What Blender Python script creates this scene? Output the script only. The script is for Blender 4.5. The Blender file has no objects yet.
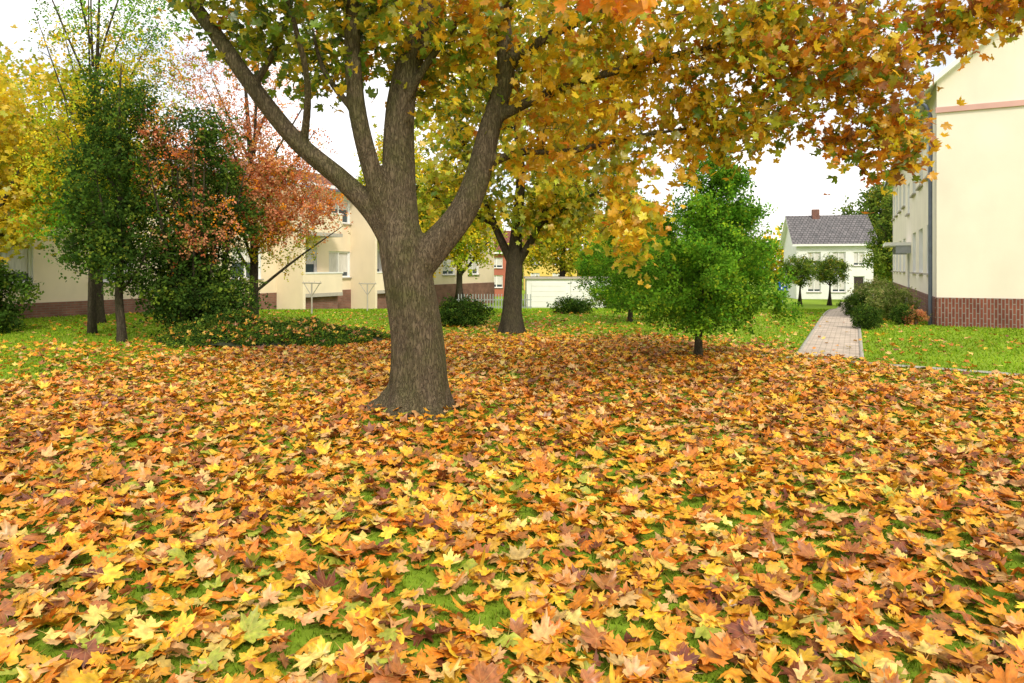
import bpy, math, numpy as np
from mathutils import Vector
C = bpy.context.scene.collection

# ------------------------------------------------------------ helpers
def sm(a, b, x):
    t = np.clip((x-a)/(b-a), 0, 1); return t*t*(3-2*t)
def hgt(x, y):
    x = np.asarray(x, float); y = np.asarray(y, float)
    b = 0.025*(np.sin(x*1.3+.5)*np.sin(y*1.1+1)+0.6*np.sin(x*2.7+y*1.9))*(1-sm(8, 11, y))*(1-sm(4.5, 6.5, np.abs(x)))
    r = np.hypot(x+.98, y-7.0)
    b = b + 0.07*np.exp(-(r/.75)**2)
    return b - 1.0*sm(20, 46, y) - 0.25*sm(44, 64, y)
def nz(x, y, s=1.0, k=0):
    x = x*s+k*7.3; y = y*s-k*3.1
    return (np.sin(x*1.7+1.3*np.sin(y*1.1))+np.sin(y*2.1+1.7*np.sin(x*.9+2))+.6*np.sin(x*3.9+y*2.3)+.5*np.sin(-x*3.1+y*4.7))/3.1
def empty(name, loc=(0, 0, 0)):
    e = bpy.data.objects.new(name, None); e.empty_display_size = .3
    C.objects.link(e); return e
def mkobj(name, me, parent=None, mats=()):
    o = bpy.data.objects.new(name, me); C.objects.link(o)
    for m in mats: me.materials.append(m)
    if parent: o.parent = parent
    return o
def mesh_np(name, V, F, smooth=True):
    me = bpy.data.meshes.new(name)
    n, k = F.shape
    me.vertices.add(len(V)); me.vertices.foreach_set('co', V.astype(np.float32).ravel())
    me.loops.add(n*k); me.loops.foreach_set('vertex_index', F.astype(np.int32).ravel())
    me.polygons.add(n); me.polygons.foreach_set('loop_start', (np.arange(n)*k).astype(np.int32))
    me.polygons.foreach_set('loop_total', np.full(n, k, np.int32))
    me.polygons.foreach_set('use_smooth', np.full(n, smooth))
    me.update(calc_edges=True); return me
def setcol(me, col):
    a = me.attributes.new('Col', 'FLOAT_COLOR', 'POINT')
    c = np.ones((len(col), 4), np.float32); c[:, :3] = col; a.data.foreach_set('color', c.ravel())
def setf(me, name, v):
    a = me.attributes.new(name, 'FLOAT', 'POINT'); a.data.foreach_set('value', v.astype(np.float32))

# ------------------------------------------------------------ materials
def newmat(name):
    m = bpy.data.materials.new(name); m.use_nodes = True
    nt = m.node_tree; nt.nodes.clear(); return m, nt
def mat(name, col, rough=.8, nscale=8, namt=.25, bump=.0, bscale=40, stretch=(1, 1, 1), metallic=0, spec=.3, stain=0):
    m, nt = newmat(name); N = nt.nodes.new; L = nt.links.new
    out = N('ShaderNodeOutputMaterial'); b = N('ShaderNodeBsdfPrincipled')
    b.inputs['Roughness'].default_value = rough; b.inputs['Metallic'].default_value = metallic
    b.inputs['Specular IOR Level'].default_value = spec
    tc = N('ShaderNodeTexCoord'); mp = N('ShaderNodeMapping'); mp.inputs['Scale'].default_value = stretch
    L(tc.outputs['Object'], mp.inputs[0])
    n = N('ShaderNodeTexNoise'); n.inputs['Scale'].default_value = nscale; n.inputs['Detail'].default_value = 6
    L(mp.outputs[0], n.inputs['Vector'])
    r = N('ShaderNodeMapRange'); r.inputs[3].default_value = 1-namt; r.inputs[4].default_value = 1+namt
    r.inputs[1].default_value = .3; r.inputs[2].default_value = .7
    L(n.outputs[0], r.inputs[0])
    v = N('ShaderNodeVectorMath'); v.operation = 'SCALE'; v.inputs[0].default_value = col
    L(r.outputs[0], v.inputs['Scale']); L(v.outputs[0], b.inputs['Base Color'])
    if stain:
        mp2 = N('ShaderNodeMapping'); mp2.inputs['Scale'].default_value = (1.2, 1.2, .5); L(tc.outputs['Object'], mp2.inputs[0])
        ns = N('ShaderNodeTexNoise'); ns.inputs['Scale'].default_value = 1.3; ns.inputs['Detail'].default_value = 7; L(mp2.outputs[0], ns.inputs['Vector'])
        rs = N('ShaderNodeMapRange'); rs.inputs[1].default_value = .42; rs.inputs[2].default_value = .72; rs.inputs[3].default_value = 1; rs.inputs[4].default_value = 1-stain; L(ns.outputs[0], rs.inputs[0])
        v2 = N('ShaderNodeVectorMath'); v2.operation = 'SCALE'; L(v.outputs[0], v2.inputs[0]); L(rs.outputs[0], v2.inputs['Scale']); L(v2.outputs[0], b.inputs['Base Color'])
    if bump:
        n2 = N('ShaderNodeTexNoise'); n2.inputs['Scale'].default_value = bscale; n2.inputs['Detail'].default_value = 5
        L(mp.outputs[0], n2.inputs['Vector'])
        bp = N('ShaderNodeBump'); bp.inputs['Strength'].default_value = bump; bp.inputs['Distance'].default_value = .02
        L(n2.outputs[0], bp.inputs['Height']); L(bp.outputs[0], b.inputs['Normal'])
    L(b.outputs[0], out.inputs[0]); return m
def leafmat(name, trans=.4, vein=True, spots=.35, gloss=.06, nscale=45):
    m, nt = newmat(name); N = nt.nodes.new; L = nt.links.new
    out = N('ShaderNodeOutputMaterial'); at = N('ShaderNodeAttribute'); at.attribute_name = 'Col'
    colo = at.outputs['Color']
    if spots:
        tc = N('ShaderNodeTexCoord'); n = N('ShaderNodeTexNoise'); n.inputs['Scale'].default_value = nscale; n.inputs['Detail'].default_value = 2
        L(tc.outputs['Object'], n.inputs['Vector'])
        r = N('ShaderNodeMapRange'); r.inputs[1].default_value = .35; r.inputs[2].default_value = .7
        r.inputs[3].default_value = 1+spots*.4; r.inputs[4].default_value = 1-spots
        L(n.outputs[0], r.inputs[0])
        v = N('ShaderNodeVectorMath'); v.operation = 'SCALE'; L(at.outputs['Color'], v.inputs[0]); L(r.outputs[0], v.inputs['Scale'])
        colo = v.outputs[0]
    if vein:
        av = N('ShaderNodeAttribute'); av.attribute_name = 'vein'
        rv = N('ShaderNodeMapRange'); rv.inputs[1].default_value = .91; rv.inputs[2].default_value = .985
        rv.inputs[3].default_value = 0; rv.inputs[4].default_value = .4
        L(av.outputs['Fac'], rv.inputs[0])
        mx = N('ShaderNodeMix'); mx.data_type = 'RGBA'; mx.inputs[7].default_value = (.64, .38, .12, 1)
        L(rv.outputs[0], mx.inputs[0]); L(colo, mx.inputs[6]); colo = mx.outputs[2]
    d = N('ShaderNodeBsdfDiffuse'); t = N('ShaderNodeBsdfTranslucent')
    L(colo, d.inputs[0]); L(colo, t.inputs[0])
    m1 = N('ShaderNodeMixShader'); m1.inputs[0].default_value = trans; L(d.outputs[0], m1.inputs[1]); L(t.outputs[0], m1.inputs[2]); last = m1
    if gloss:
        g = N('ShaderNodeBsdfGlossy'); g.inputs['Roughness'].default_value = .4
        m2 = N('ShaderNodeMixShader'); m2.inputs[0].default_value = gloss; L(m1.outputs[0], m2.inputs[1]); L(g.outputs[0], m2.inputs[2]); last = m2
    L(last.outputs[0], out.inputs[0]); return m
def barkmat(name, c1, c2, moss=.0):
    m, nt = newmat(name); N = nt.nodes.new; L = nt.links.new
    out = N('ShaderNodeOutputMaterial'); b = N('ShaderNodeBsdfPrincipled'); b.inputs['Roughness'].default_value = .92
    b.inputs['Specular IOR Level'].default_value = .1
    tc = N('ShaderNodeTexCoord'); mp = N('ShaderNodeMapping'); mp.inputs['Scale'].default_value = (1, 1, .22)
    L(tc.outputs['Object'], mp.inputs[0])
    n = N('ShaderNodeTexNoise'); n.inputs['Scale'].default_value = 70; n.inputs['Detail'].default_value = 8; n.inputs['Roughness'].default_value = .7; n.inputs['Distortion'].default_value = .4
    L(mp.outputs[0], n.inputs['Vector'])
    nf = N('ShaderNodeTexNoise'); nf.inputs['Scale'].default_value = 36; nf.inputs['Detail'].default_value = 4; nf.inputs['Distortion'].default_value = 1.0
    L(mp.outputs[0], nf.inputs['Vector'])
    s1 = N('ShaderNodeMath'); s1.operation = 'SUBTRACT'; s1.inputs[1].default_value = .5; L(nf.outputs[0], s1.inputs[0])
    s2 = N('ShaderNodeMath'); s2.operation = 'ABSOLUTE'; L(s1.outputs[0], s2.inputs[0])
    rf = N('ShaderNodeMapRange'); rf.inputs[1].default_value = 0; rf.inputs[2].default_value = .08; rf.inputs[3].default_value = .6; rf.inputs[4].default_value = 1; L(s2.outputs[0], rf.inputs[0])
    cr = N('ShaderNodeValToRGB'); cr.color_ramp.elements[0].position = .28; cr.color_ramp.elements[1].position = .72
    cr.color_ramp.elements[0].color = (*c1, 1); cr.color_ramp.elements[1].color = (*c2, 1)
    L(n.outputs[0], cr.inputs[0])
    n3 = N('ShaderNodeTexNoise'); n3.inputs['Scale'].default_value = 2.3; n3.inputs['Detail'].default_value = 8; n3.inputs['Roughness'].default_value = .7; L(tc.outputs['Object'], n3.inputs['Vector'])
    r3 = N('ShaderNodeMapRange'); r3.inputs[1].default_value = .42; r3.inputs[2].default_value = .68; r3.inputs[3].default_value = 0; r3.inputs[4].default_value = moss
    L(n3.outputs[0], r3.inputs[0])
    mx = N('ShaderNodeMix'); mx.data_type = 'RGBA'; mx.inputs[7].default_value = (.085, .09, .028, 1)
    L(r3.outputs[0], mx.inputs[0]); L(cr.outputs[0], mx.inputs[6])
    sc = N('ShaderNodeVectorMath'); sc.operation = 'SCALE'; L(mx.outputs[2], sc.inputs[0]); L(rf.outputs[0], sc.inputs['Scale'])
    L(sc.outputs[0], b.inputs['Base Color'])
    ad = N('ShaderNodeMath'); ad.operation = 'MULTIPLY_ADD'; ad.inputs[1].default_value = .6; L(n.outputs[0], ad.inputs[0]); L(rf.outputs[0], ad.inputs[2])
    bp = N('ShaderNodeBump'); bp.inputs['Strength'].default_value = 1; bp.inputs['Distance'].default_value = .018
    L(ad.outputs[0], bp.inputs['Height']); L(bp.outputs[0], b.inputs['Normal'])
    L(b.outputs[0], out.inputs[0]); return m
def brickmat(name, c1, c2, mortar, bw, bh, scale=1.0, msize=.012, rough=.85, bump=.4):
    m, nt = newmat(name); N = nt.nodes.new; L = nt.links.new
    out = N('ShaderNodeOutputMaterial'); b = N('ShaderNodeBsdfPrincipled'); b.inputs['Roughness'].default_value = rough
    b.inputs['Specular IOR Level'].default_value = .2
    uv = N('ShaderNodeUVMap'); uv.uv_map = 'UVMap'
    br = N('ShaderNodeTexBrick'); br.inputs['Color1'].default_value = (*c1, 1); br.inputs['Color2'].default_value = (*c2, 1)
    br.inputs['Mortar'].default_value = (*mortar, 1); br.inputs['Scale'].default_value = scale
    br.inputs['Brick Width'].default_value = bw; br.inputs['Row Height'].default_value = bh; br.inputs['Mortar Size'].default_value = msize
    L(uv.outputs[0], br.inputs['Vector'])
    n = N('ShaderNodeTexNoise'); n.inputs['Scale'].default_value = 2.5; n.inputs['Detail'].default_value = 6; L(uv.outputs[0], n.inputs['Vector'])
    r = N('ShaderNodeMapRange'); r.inputs[1].default_value = .3; r.inputs[2].default_value = .7; r.inputs[3].default_value = .72; r.inputs[4].default_value = 1.15
    L(n.outputs[0], r.inputs[0])
    sc = N('ShaderNodeVectorMath'); sc.operation = 'SCALE'; L(br.outputs[0], sc.inputs[0]); L(r.outputs[0], sc.inputs['Scale'])
    L(sc.outputs[0], b.inputs['Base Color'])
    bp = N('ShaderNodeBump'); bp.inputs['Strength'].default_value = bump; bp.inputs['Distance'].default_value = .01; bp.invert = True
    L(br.outputs['Fac'], bp.inputs['Height']); L(bp.outputs[0], b.inputs['Normal'])
    L(b.outputs[0], out.inputs[0]); return m

M_leafg = leafmat('fallen_leaf', .12, True, .40, .05, 40)
M_leaft = leafmat('maple_foliage', .55, True, .2, .04, 30)
M_leafb = leafmat('foliage', .42, False, 0, 0)
M_grass = leafmat('grass_blade', .35, False, 0, 0)
M_bark = barkmat('maple_bark', (.055, .042, .028), (.215, .165, .105), .7)
M_bark2 = barkmat('bark_dark', (.035, .028, .02), (.11, .09, .06), .3)
M_cream = mat('cream_render', (.80, .68, .50), .9, 1.2, .04, .15, 60, stain=.07)
M_cream2 = mat('cream_render_pale', (.80, .73, .61), .9, 1.0, .04, .15, 60, stain=.06)
M_pink = mat('pink_trim', (.60, .36, .32), .85, 2, .06)
M_white = mat('white_paint', (.78, .78, .76), .6, 2, .05)
M_grey = mat('grey_metal', (.34, .36, .38), .45, 5, .1, metallic=.4)
M_zinc = mat('zinc_pipe', (.13, .15, .20), .45, 5, .15, metallic=.3)
M_stone = mat('sill_stone', (.42, .38, .33), .8, 10, .1)
M_dark = mat('dark_wood', (.05, .035, .03), .6, 10, .2)
M_yel = mat('yellow_render', (.72, .52, .14), .9, 1.2, .05)
M_red = mat('red_render', (.42, .14, .09), .9, 1.2, .08)
M_blue = mat('sign_blue', (.02, .10, .45), .4, 3, .05)
M_curt = mat('curtain', (.62, .6, .56), .9, 14, .2, stretch=(3, 3, .2))
M_brick = brickmat('red_brick', (.22, .065, .04), (.15, .045, .03), (.25, .2, .17), .25, .075)
M_plinth = brickmat('plinth_brick', (.27, .12, .085), (.21, .09, .065), (.22, .16, .12), .25, .075)
M_roofr = brickmat('red_roof_tiles', (.25, .10, .06), (.18, .07, .045), (.08, .03, .02), .3, .33, msize=.03, bump=.8)
M_roofg = brickmat('grey_roof_tiles', (.20, .185, .19), (.14, .135, .14), (.06, .06, .06), .3, .33, msize=.03, bump=.8)
M_pave = brickmat('path_pavers', (.56, .46, .37), (.44, .37, .30), (.26, .22, .16), .2, .1, msize=.008, bump=.3)
M_kerb = mat('concrete_edging', (.33, .31, .26), .9, 12, .2, .3)
m, nt = newmat('window_glass'); N = nt.nodes.new
b = N('ShaderNodeBsdfPrincipled'); b.inputs['Base Color'].default_value = (.05, .07, .08, 1); b.inputs['Roughness'].default_value = .08
n = N('ShaderNodeTexNoise'); n.inputs['Scale'].default_value = 1.2
r = N('ShaderNodeMapRange'); r.inputs[3].default_value = .05; r.inputs[4].default_value = .2
nt.links.new(n.outputs[0], r.inputs[0]); nt.links.new(r.outputs[0], b.inputs['Roughness'])
o = N('ShaderNodeOutputMaterial'); nt.links.new(b.outputs[0], o.inputs[0]); M_glass = m

m, nt = newmat('lawn_ground'); N = nt.nodes.new; L = nt.links.new
out = N('ShaderNodeOutputMaterial'); b = N('ShaderNodeBsdfPrincipled'); b.inputs['Roughness'].default_value = .95; b.inputs['Specular IOR Level'].default_value = .1
tc = N('ShaderNodeTexCoord')
n1 = N('ShaderNodeTexNoise'); n1.inputs['Scale'].default_value = .5; n1.inputs['Detail'].default_value = 6
n2 = N('ShaderNodeTexNoise'); n2.inputs['Scale'].default_value = 22; n2.inputs['Detail'].default_value = 8; n2.inputs['Roughness'].default_value = .75
L(tc.outputs['Object'], n1.inputs['Vector']); L(tc.outputs['Object'], n2.inputs['Vector'])
c1 = N('ShaderNodeValToRGB'); e = c1.color_ramp.elements
e[0].position = .3; e[0].color = (.10, .17, .012, 1); e[1].position = .7; e[1].color = (.29, .43, .03, 1)
mx = N('ShaderNodeMath'); mx.operation = 'MULTIPLY_ADD'; mx.inputs[1].default_value = .55
L(n2.outputs[0], mx.inputs[0])
m3 = N('ShaderNodeMath'); m3.operation = 'MULTIPLY'; m3.inputs[1].default_value = .45; L(n1.outputs[0], m3.inputs[0]); L(m3.outputs[0], mx.inputs[2])
L(mx.outputs[0], c1.inputs[0]); L(c1.outputs[0], b.inputs['Base Color'])
bp = N('ShaderNodeBump'); bp.inputs['Strength'].default_value = .6; bp.inputs['Distance'].default_value = .03; L(n2.outputs[0], bp.inputs['Height']); L(bp.outputs[0], b.inputs['Normal'])
L(b.outputs[0], out.inputs[0]); M_ground = m

# ------------------------------------------------------------ leaf templates
def leaf_template(simple=False, stem=True):
    if simple:
        half = [(90, 1, 1), (66, .56, 0), (40, .95, 1), (12, .52, 0), (-15, .68, 1), (-55, .42, 0)]
    else:
        half = [(90, 1.0, 1), (82, .77, .3), (75, .80, .5), (65, .50, 0), (56, .77, .5), (48, .73, .3), (40, .97, 1), (31, .70, .3), (25, .70, .4),
                (12, .46, 0), (2, .58, .3), (-15, .70, 1), (-28, .50, .2), (-55, .43, 0)]
    pts = half+[(-90, .12, 1)]+[(180-a, r, v) for a, r, v in half[:0:-1]]
    V = [(0, 0, 0)]; ve = [1.0]
    for a, r, v in pts:
        a = math.radians(a); V.append((r*math.cos(a), r*math.sin(a), 0)); ve.append(v)
    n = len(pts); F = [(0, 1+(i+1) % n, 1+i) for i in range(n)]
    if stem:
        k = len(V); V += [(-.022, -.05, 0), (.022, -.05, 0), (.012, -.85, .12)]; ve += [1, 1, 1]; F.append((k, k+1, k+2))
    return np.array(V, float), np.array(F), np.array(ve)
T_full = leaf_template(); T_simple = leaf_template(True, False)
def sprig(n=5, seed=1, spread=.8, wid=.28):
    rr = np.random.default_rng(seed); V = []; F = []
    for i in range(n):
        o = rr.normal(0, .55, 3)*spread; d = rr.normal(0, 1, 3); d /= np.linalg.norm(d)
        s = np.cross(d, rr.normal(0, 1, 3)); s /= np.linalg.norm(s); k = len(V)
        l = .75*rr.uniform(.7, 1.2)
        V += [o, o+d*l*.5+s*wid, o+d*l, o+d*l*.5-s*wid]; F += [(k, k+1, k+2), (k, k+2, k+3)]
    return np.array(V), np.array(F), np.zeros(len(V))
T_sprig = [sprig(6, s) for s in range(4)]

def scatter(name, T, P, Nn, S, col, curl=.25, parent=None, material=None, seed=0, tipdark=.0):
    V0, F0, ve = T; rr = np.random.default_rng(seed); n = len(P)
    if n == 0: return None
    Nn = Nn/np.linalg.norm(Nn, axis=1, keepdims=True)
    t = np.cross(Nn, rr.normal(0, 1, (n, 3))); t /= np.linalg.norm(t, axis=1, keepdims=True)
    bb = np.cross(Nn, t)
    X = V0[None, :, 0]*rr.uniform(.82, 1.12, (n, 1)); Y = np.repeat(V0[None, :, 1], n, 0); rad = np.hypot(X, Y)
    th = np.arctan2(Y, X)
    Z = V0[None, :, 2]+curl*(rr.normal(.1, .8, (n, 1))*rad**2+rr.normal(0, .8, (n, 1))*np.abs(X)+rr.normal(0, .5, (n, 1))*rad*np.sin(2*th+rr.uniform(0, 6, (n, 1)))+rr.normal(0, .45, (n, 1))*rad**2*np.sin(5*th+rr.uniform(0, 6, (n, 1))))
    W = P[:, None, :]+S[:, None, None]*(X[..., None]*t[:, None, :]+Y[..., None]*bb[:, None, :]+Z[..., None]*Nn[:, None, :])
    k = len(V0); F = (F0[None]+(np.arange(n)*k)[:, None, None]).reshape(-1, 3)
    me = mesh_np(name, W.reshape(-1, 3), F)
    cc = np.repeat(col[:, None, :], k, 1)
    if tipdark: cc = cc*(1-tipdark*np.clip(rad, 0, 1)**2*rr.uniform(0, 1, (n, 1)))[..., None]
    setcol(me, cc.reshape(-1, 3)); setf(me, 'vein', np.tile(ve, n))
    return mkobj(name, me, parent, [material])

def pal(n, cols, w, rr, jit=.15):
    cols = np.array(cols); w = np.array(w, float); w /= w.sum()
    i = rr.choice(len(cols), n, p=w)
    c = cols[i]*rr.uniform(1-jit, 1+jit, (n, 1))*rr.uniform(1-jit*.5, 1+jit*.5, (n, 3)); return np.clip(c, 0, .95)

# ------------------------------------------------------------ tubes
def catmull(P, Rr, sub):
    P = np.array(P, float); Rr = np.array(Rr, float)
    if sub <= 1: return P, Rr
    A = np.vstack([2*P[0]-P[1], P, 2*P[-1]-P[-2]]); o = []; r = []
    for i in range(1, len(A)-2):
        for j in range(sub):
            t = j/sub; p0, p1, p2, p3 = A[i-1:i+3]
            o.append(.5*((2*p1)+(-p0+p2)*t+(2*p0-5*p1+4*p2-p3)*t*t+(-p0+3*p1-3*p2+p3)*t**3)); r.append(Rr[i-1]*(1-t)+Rr[i]*t)
    o.append(P[-1]); r.append(Rr[-1]); return np.array(o), np.array(r)
class Tubes:
    def __init__(s): s.V = []; s.F = []; s.n = 0
    def add(s, P, Rr, sides=6, sub=1, wob=None, cap=False):
        P, Rr = catmull(P, Rr, sub); m = len(P)
        T = np.gradient(P, axis=0); T /= np.linalg.norm(T, axis=1, keepdims=True)+1e-9
        a = np.cross(T[0], [0.3, 1, .1]); a /= np.linalg.norm(a); ang = np.arange(sides)*2*np.pi/sides; V = []
        for i in range(m):
            a = a-T[i]*a.dot(T[i]); a /= np.linalg.norm(a); b = np.cross(T[i], a)
            rr = Rr[i]*(np.ones(sides) if wob is None else wob(ang, i/(m-1), P[i]))
            V.append(P[i]+rr[:, None]*(np.cos(ang)[:, None]*a+np.sin(ang)[:, None]*b))
        V = np.vstack(V); i = np.arange(m-1)[:, None]*sides; j = np.arange(sides)[None]; jn = (j+1) % sides
        F = np.stack([i+j, i+jn, i+sides+jn, i+sides+j], -1).reshape(-1, 4)
        if cap:
            V = np.vstack([V, P[0], P[-1]]); c0 = len(V)-2; jj = np.arange(sides); jn = (jj+1) % sides
            s.caps = getattr(s, 'caps', [])
            s.caps += [(s.n+c0, s.n+jn[k], s.n+jj[k]) for k in range(sides)]
            bs = (m-1)*sides; s.caps += [(s.n+c0+1, s.n+bs+jj[k], s.n+bs+jn[k]) for k in range(sides)]
        s.V.append(V); s.F.append(F+s.n); s.n += len(V)
    def build(s, name, parent, material):
        V = np.vstack(s.V); F = np.vstack(s.F)
        if getattr(s, 'caps', None):
            me = bpy.data.meshes.new(name); me.from_pydata(V.tolist(), [], F.tolist()+s.caps); 
            me.polygons.foreach_set('use_smooth', np.ones(len(me.polygons), bool)); me.update()
        else: me = mesh_np(name, V, F)
        return mkobj(name, me, parent, [material])

def tree(name, limbs, clumps, template, palettes, bark, leafm, seed, remesh=None, curl=.25, twig=.003, nrm_up=.5, tr_sides=24, minz=.06):
    """limbs: list of (pts, radii); clumps: (center, radii, ntw, leaves per twig, spread, leafsize, palette key)"""
    rr = np.random.default_rng(seed); e = empty(name)
    tb = Tubes(); nodes = []; nr = []
    for li, (P, Rr) in enumerate(limbs):
        def wob(ang, f, p, li=li):
            if li == 0:
                fl = max(0, 1-p[2]/.5)
                return 1+.035*np.sin(ang*7+p[2]*2)+.03*np.sin(ang*11-p[2])+fl**2*(.18*np.sin(ang*5+1)+.12*np.sin(ang*3+2))
            return 1+.05*np.sin(ang*5+f*9+li)+.03*np.sin(ang*3-f*14)
        tb.add(P, Rr, tr_sides if li == 0 else max(8, tr_sides//2), 6, wob, cap=remesh is not None)
        p, r_ = catmull(P, Rr, 4)
        if li == 0 and len(limbs) > 1: continue
        k = len(p)//4; nodes += list(p[k:]); nr += list(r_[k:])
    o = tb.build('trunk_and_limbs', e, bark)
    if remesh:
        md = o.modifiers.new('r', 'REMESH'); md.mode = 'VOXEL'; md.voxel_size = remesh; md.use_smooth_shade = True
        sd = o.modifiers.new('s', 'SMOOTH'); sd.factor = .5; sd.iterations = 5
    nodes = np.array(nodes); nr = np.array(nr)
    tw = Tubes(); LP = []; LS = []; LC = []; LN = []
    for (c, rad, nt_, lp, spread, ls, pk) in clumps:
        c = np.array(c, float); rad = np.array(rad, float)
        d = rr.normal(0, 1, (nt_, 3)); d /= np.linalg.norm(d, axis=1, keepdims=True)
        tg = c+d*rad*(rr.uniform(.1, 1.15, (nt_, 1))**.5)
        dm = np.array([np.min(np.linalg.norm(nodes-t, axis=1)) for t in tg])
        for t in tg[np.argsort(dm)]:
            D = np.linalg.norm(nodes-t, axis=1); up = np.clip(nodes[:, 2]-t[2], 0, 9)*.3
            i = np.argmin(D+up); p0 = nodes[i]; l = D[i]
            r0 = min(nr[i]*.7, twig*1.6+.011*l); 
            if l < .03: continue
            s_ = np.linspace(0, 1, 5)[:, None]; bow = rr.normal(0, .09*l, 3)+np.array([0, 0, .10*l])
            P = p0+(t-p0)*s_+bow*np.sin(s_*np.pi)+np.vstack([np.zeros(3), rr.normal(0, .03*l, (3, 3)), np.zeros(3)])
            rad_ = np.linspace(r0, twig, 5); tw.add(P, rad_, 5 if l > .5 else 4, 1)
            nodes = np.vstack([nodes, P[2:]]); nr = np.append(nr, rad_[2:])
            f = rr.uniform(max(0.0, 1-.9/max(l, .9)), 1, lp); q = np.array([np.interp(f, s_[:, 0], P[:, k]) for k in range(3)]).T
            q = q+rr.normal(0, spread, (lp, 3))-np.array([0, 0, spread*.4])
            LP.append(q); LS.append(ls*rr.uniform(.6, 1.15, lp)); 
            cols, w = palettes[pk]; tint = rr.uniform(.66, 1.25)
            base = rr.choice(len(cols), p=np.array(w)/sum(w)); w2 = np.array(w, float)/sum(w)*.55; w2[base] += .45
            LC.append(pal(lp, cols, w2, rr, .18)*tint)
            LN.append(rr.normal(0, .75, (lp, 3))+np.array([0, 0, nrm_up]))
    tw.build('branches', e, bark)
    LP = np.vstack(LP); LS = np.concatenate(LS); LC = np.clip(np.vstack(LC), 0, .9); LN = np.vstack(LN)
    keep = LP[:, 2] > hgt(LP[:, 0], LP[:, 1])+minz*rr.uniform(.8, 1.3, len(LP))
    LP, LS, LC, LN = LP[keep], LS[keep], LC[keep], LN[keep]
    if isinstance(template, list):
        k = rr.integers(0, len(template), len(LP))
        for j, T in enumerate(template):
            q = k == j; scatter('foliage_%d' % j, T, LP[q], LN[q], LS[q], LC[q], 0, e, leafm, seed+j)
    else: scatter('foliage', template, LP, LN, LS, LC, curl, e, leafm, seed)
    return e

YEL = (.88, .58, .03); GOLD = (.82, .45, .025); OLV = (.36, .36, .025); GRN = (.16, .28, .02); DGRN = (.06, .13, .015); ORG = (.76, .28, .025); BRN = (.38, .15, .035)
LIM = (.54, .58, .04); RUST = (.46, .13, .05); SALM = (.72, .30, .15)
PAL = {
 'mix': ([YEL, GOLD, OLV, GRN, LIM, ORG, BRN], [6, 2.6, 3, 2.2, 3, .8, .3]),
 'green': ([GRN, OLV, DGRN, YEL, LIM, ORG], [4.5, 3, 2, 2.2, 2.5, .5]),
 'yellow': ([YEL, GOLD, LIM, OLV, ORG], [6, 2.6, 2.6, 1.2, .5]),
 'brown': ([GOLD, ORG, BRN, OLV, GRN, YEL], [3.4, 3, 2.2, 2.2, 1.5, 2.6]),
 'orange': ([(.9, .28, .015), (.9, .40, .02), (.75, .18, .02)], [3, 3, 1]),
 'lime': ([LIM, YEL, OLV, GRN], [5, 4.0, 2.0, 1.8]),
 'horn': ([(.13, .31, .025), (.20, .42, .03), (.08, .20, .02), (.32, .48, .03)], [4, 3, 2.5, 1.6]),
 'dark': ([(.06, .12, .02), (.10, .18, .025), (.035, .075, .015), (.18, .25, .03)], [4, 3, 3, 1]),
 'salmon': ([SALM, ORG, RUST, (.3, .28, .06), (.75, .45, .2)], [5, 2, 2.0, 1.2, 2.2]),
 'yl': ([(.88, .62, .03), (.80, .64, .05), (.45, .50, .04)], [5, 3, 2]),
 'bg': ([(.14, .23, .03), (.22, .30, .04), (.09, .15, .03), (.45, .42, .05)], [4, 3, 3, 1]),
 'pale': ([(.26, .34, .07), (.42, .46, .14), (.16, .25, .05), (.55, .5, .22)], [4, 3, 2, 2]),
}

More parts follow.
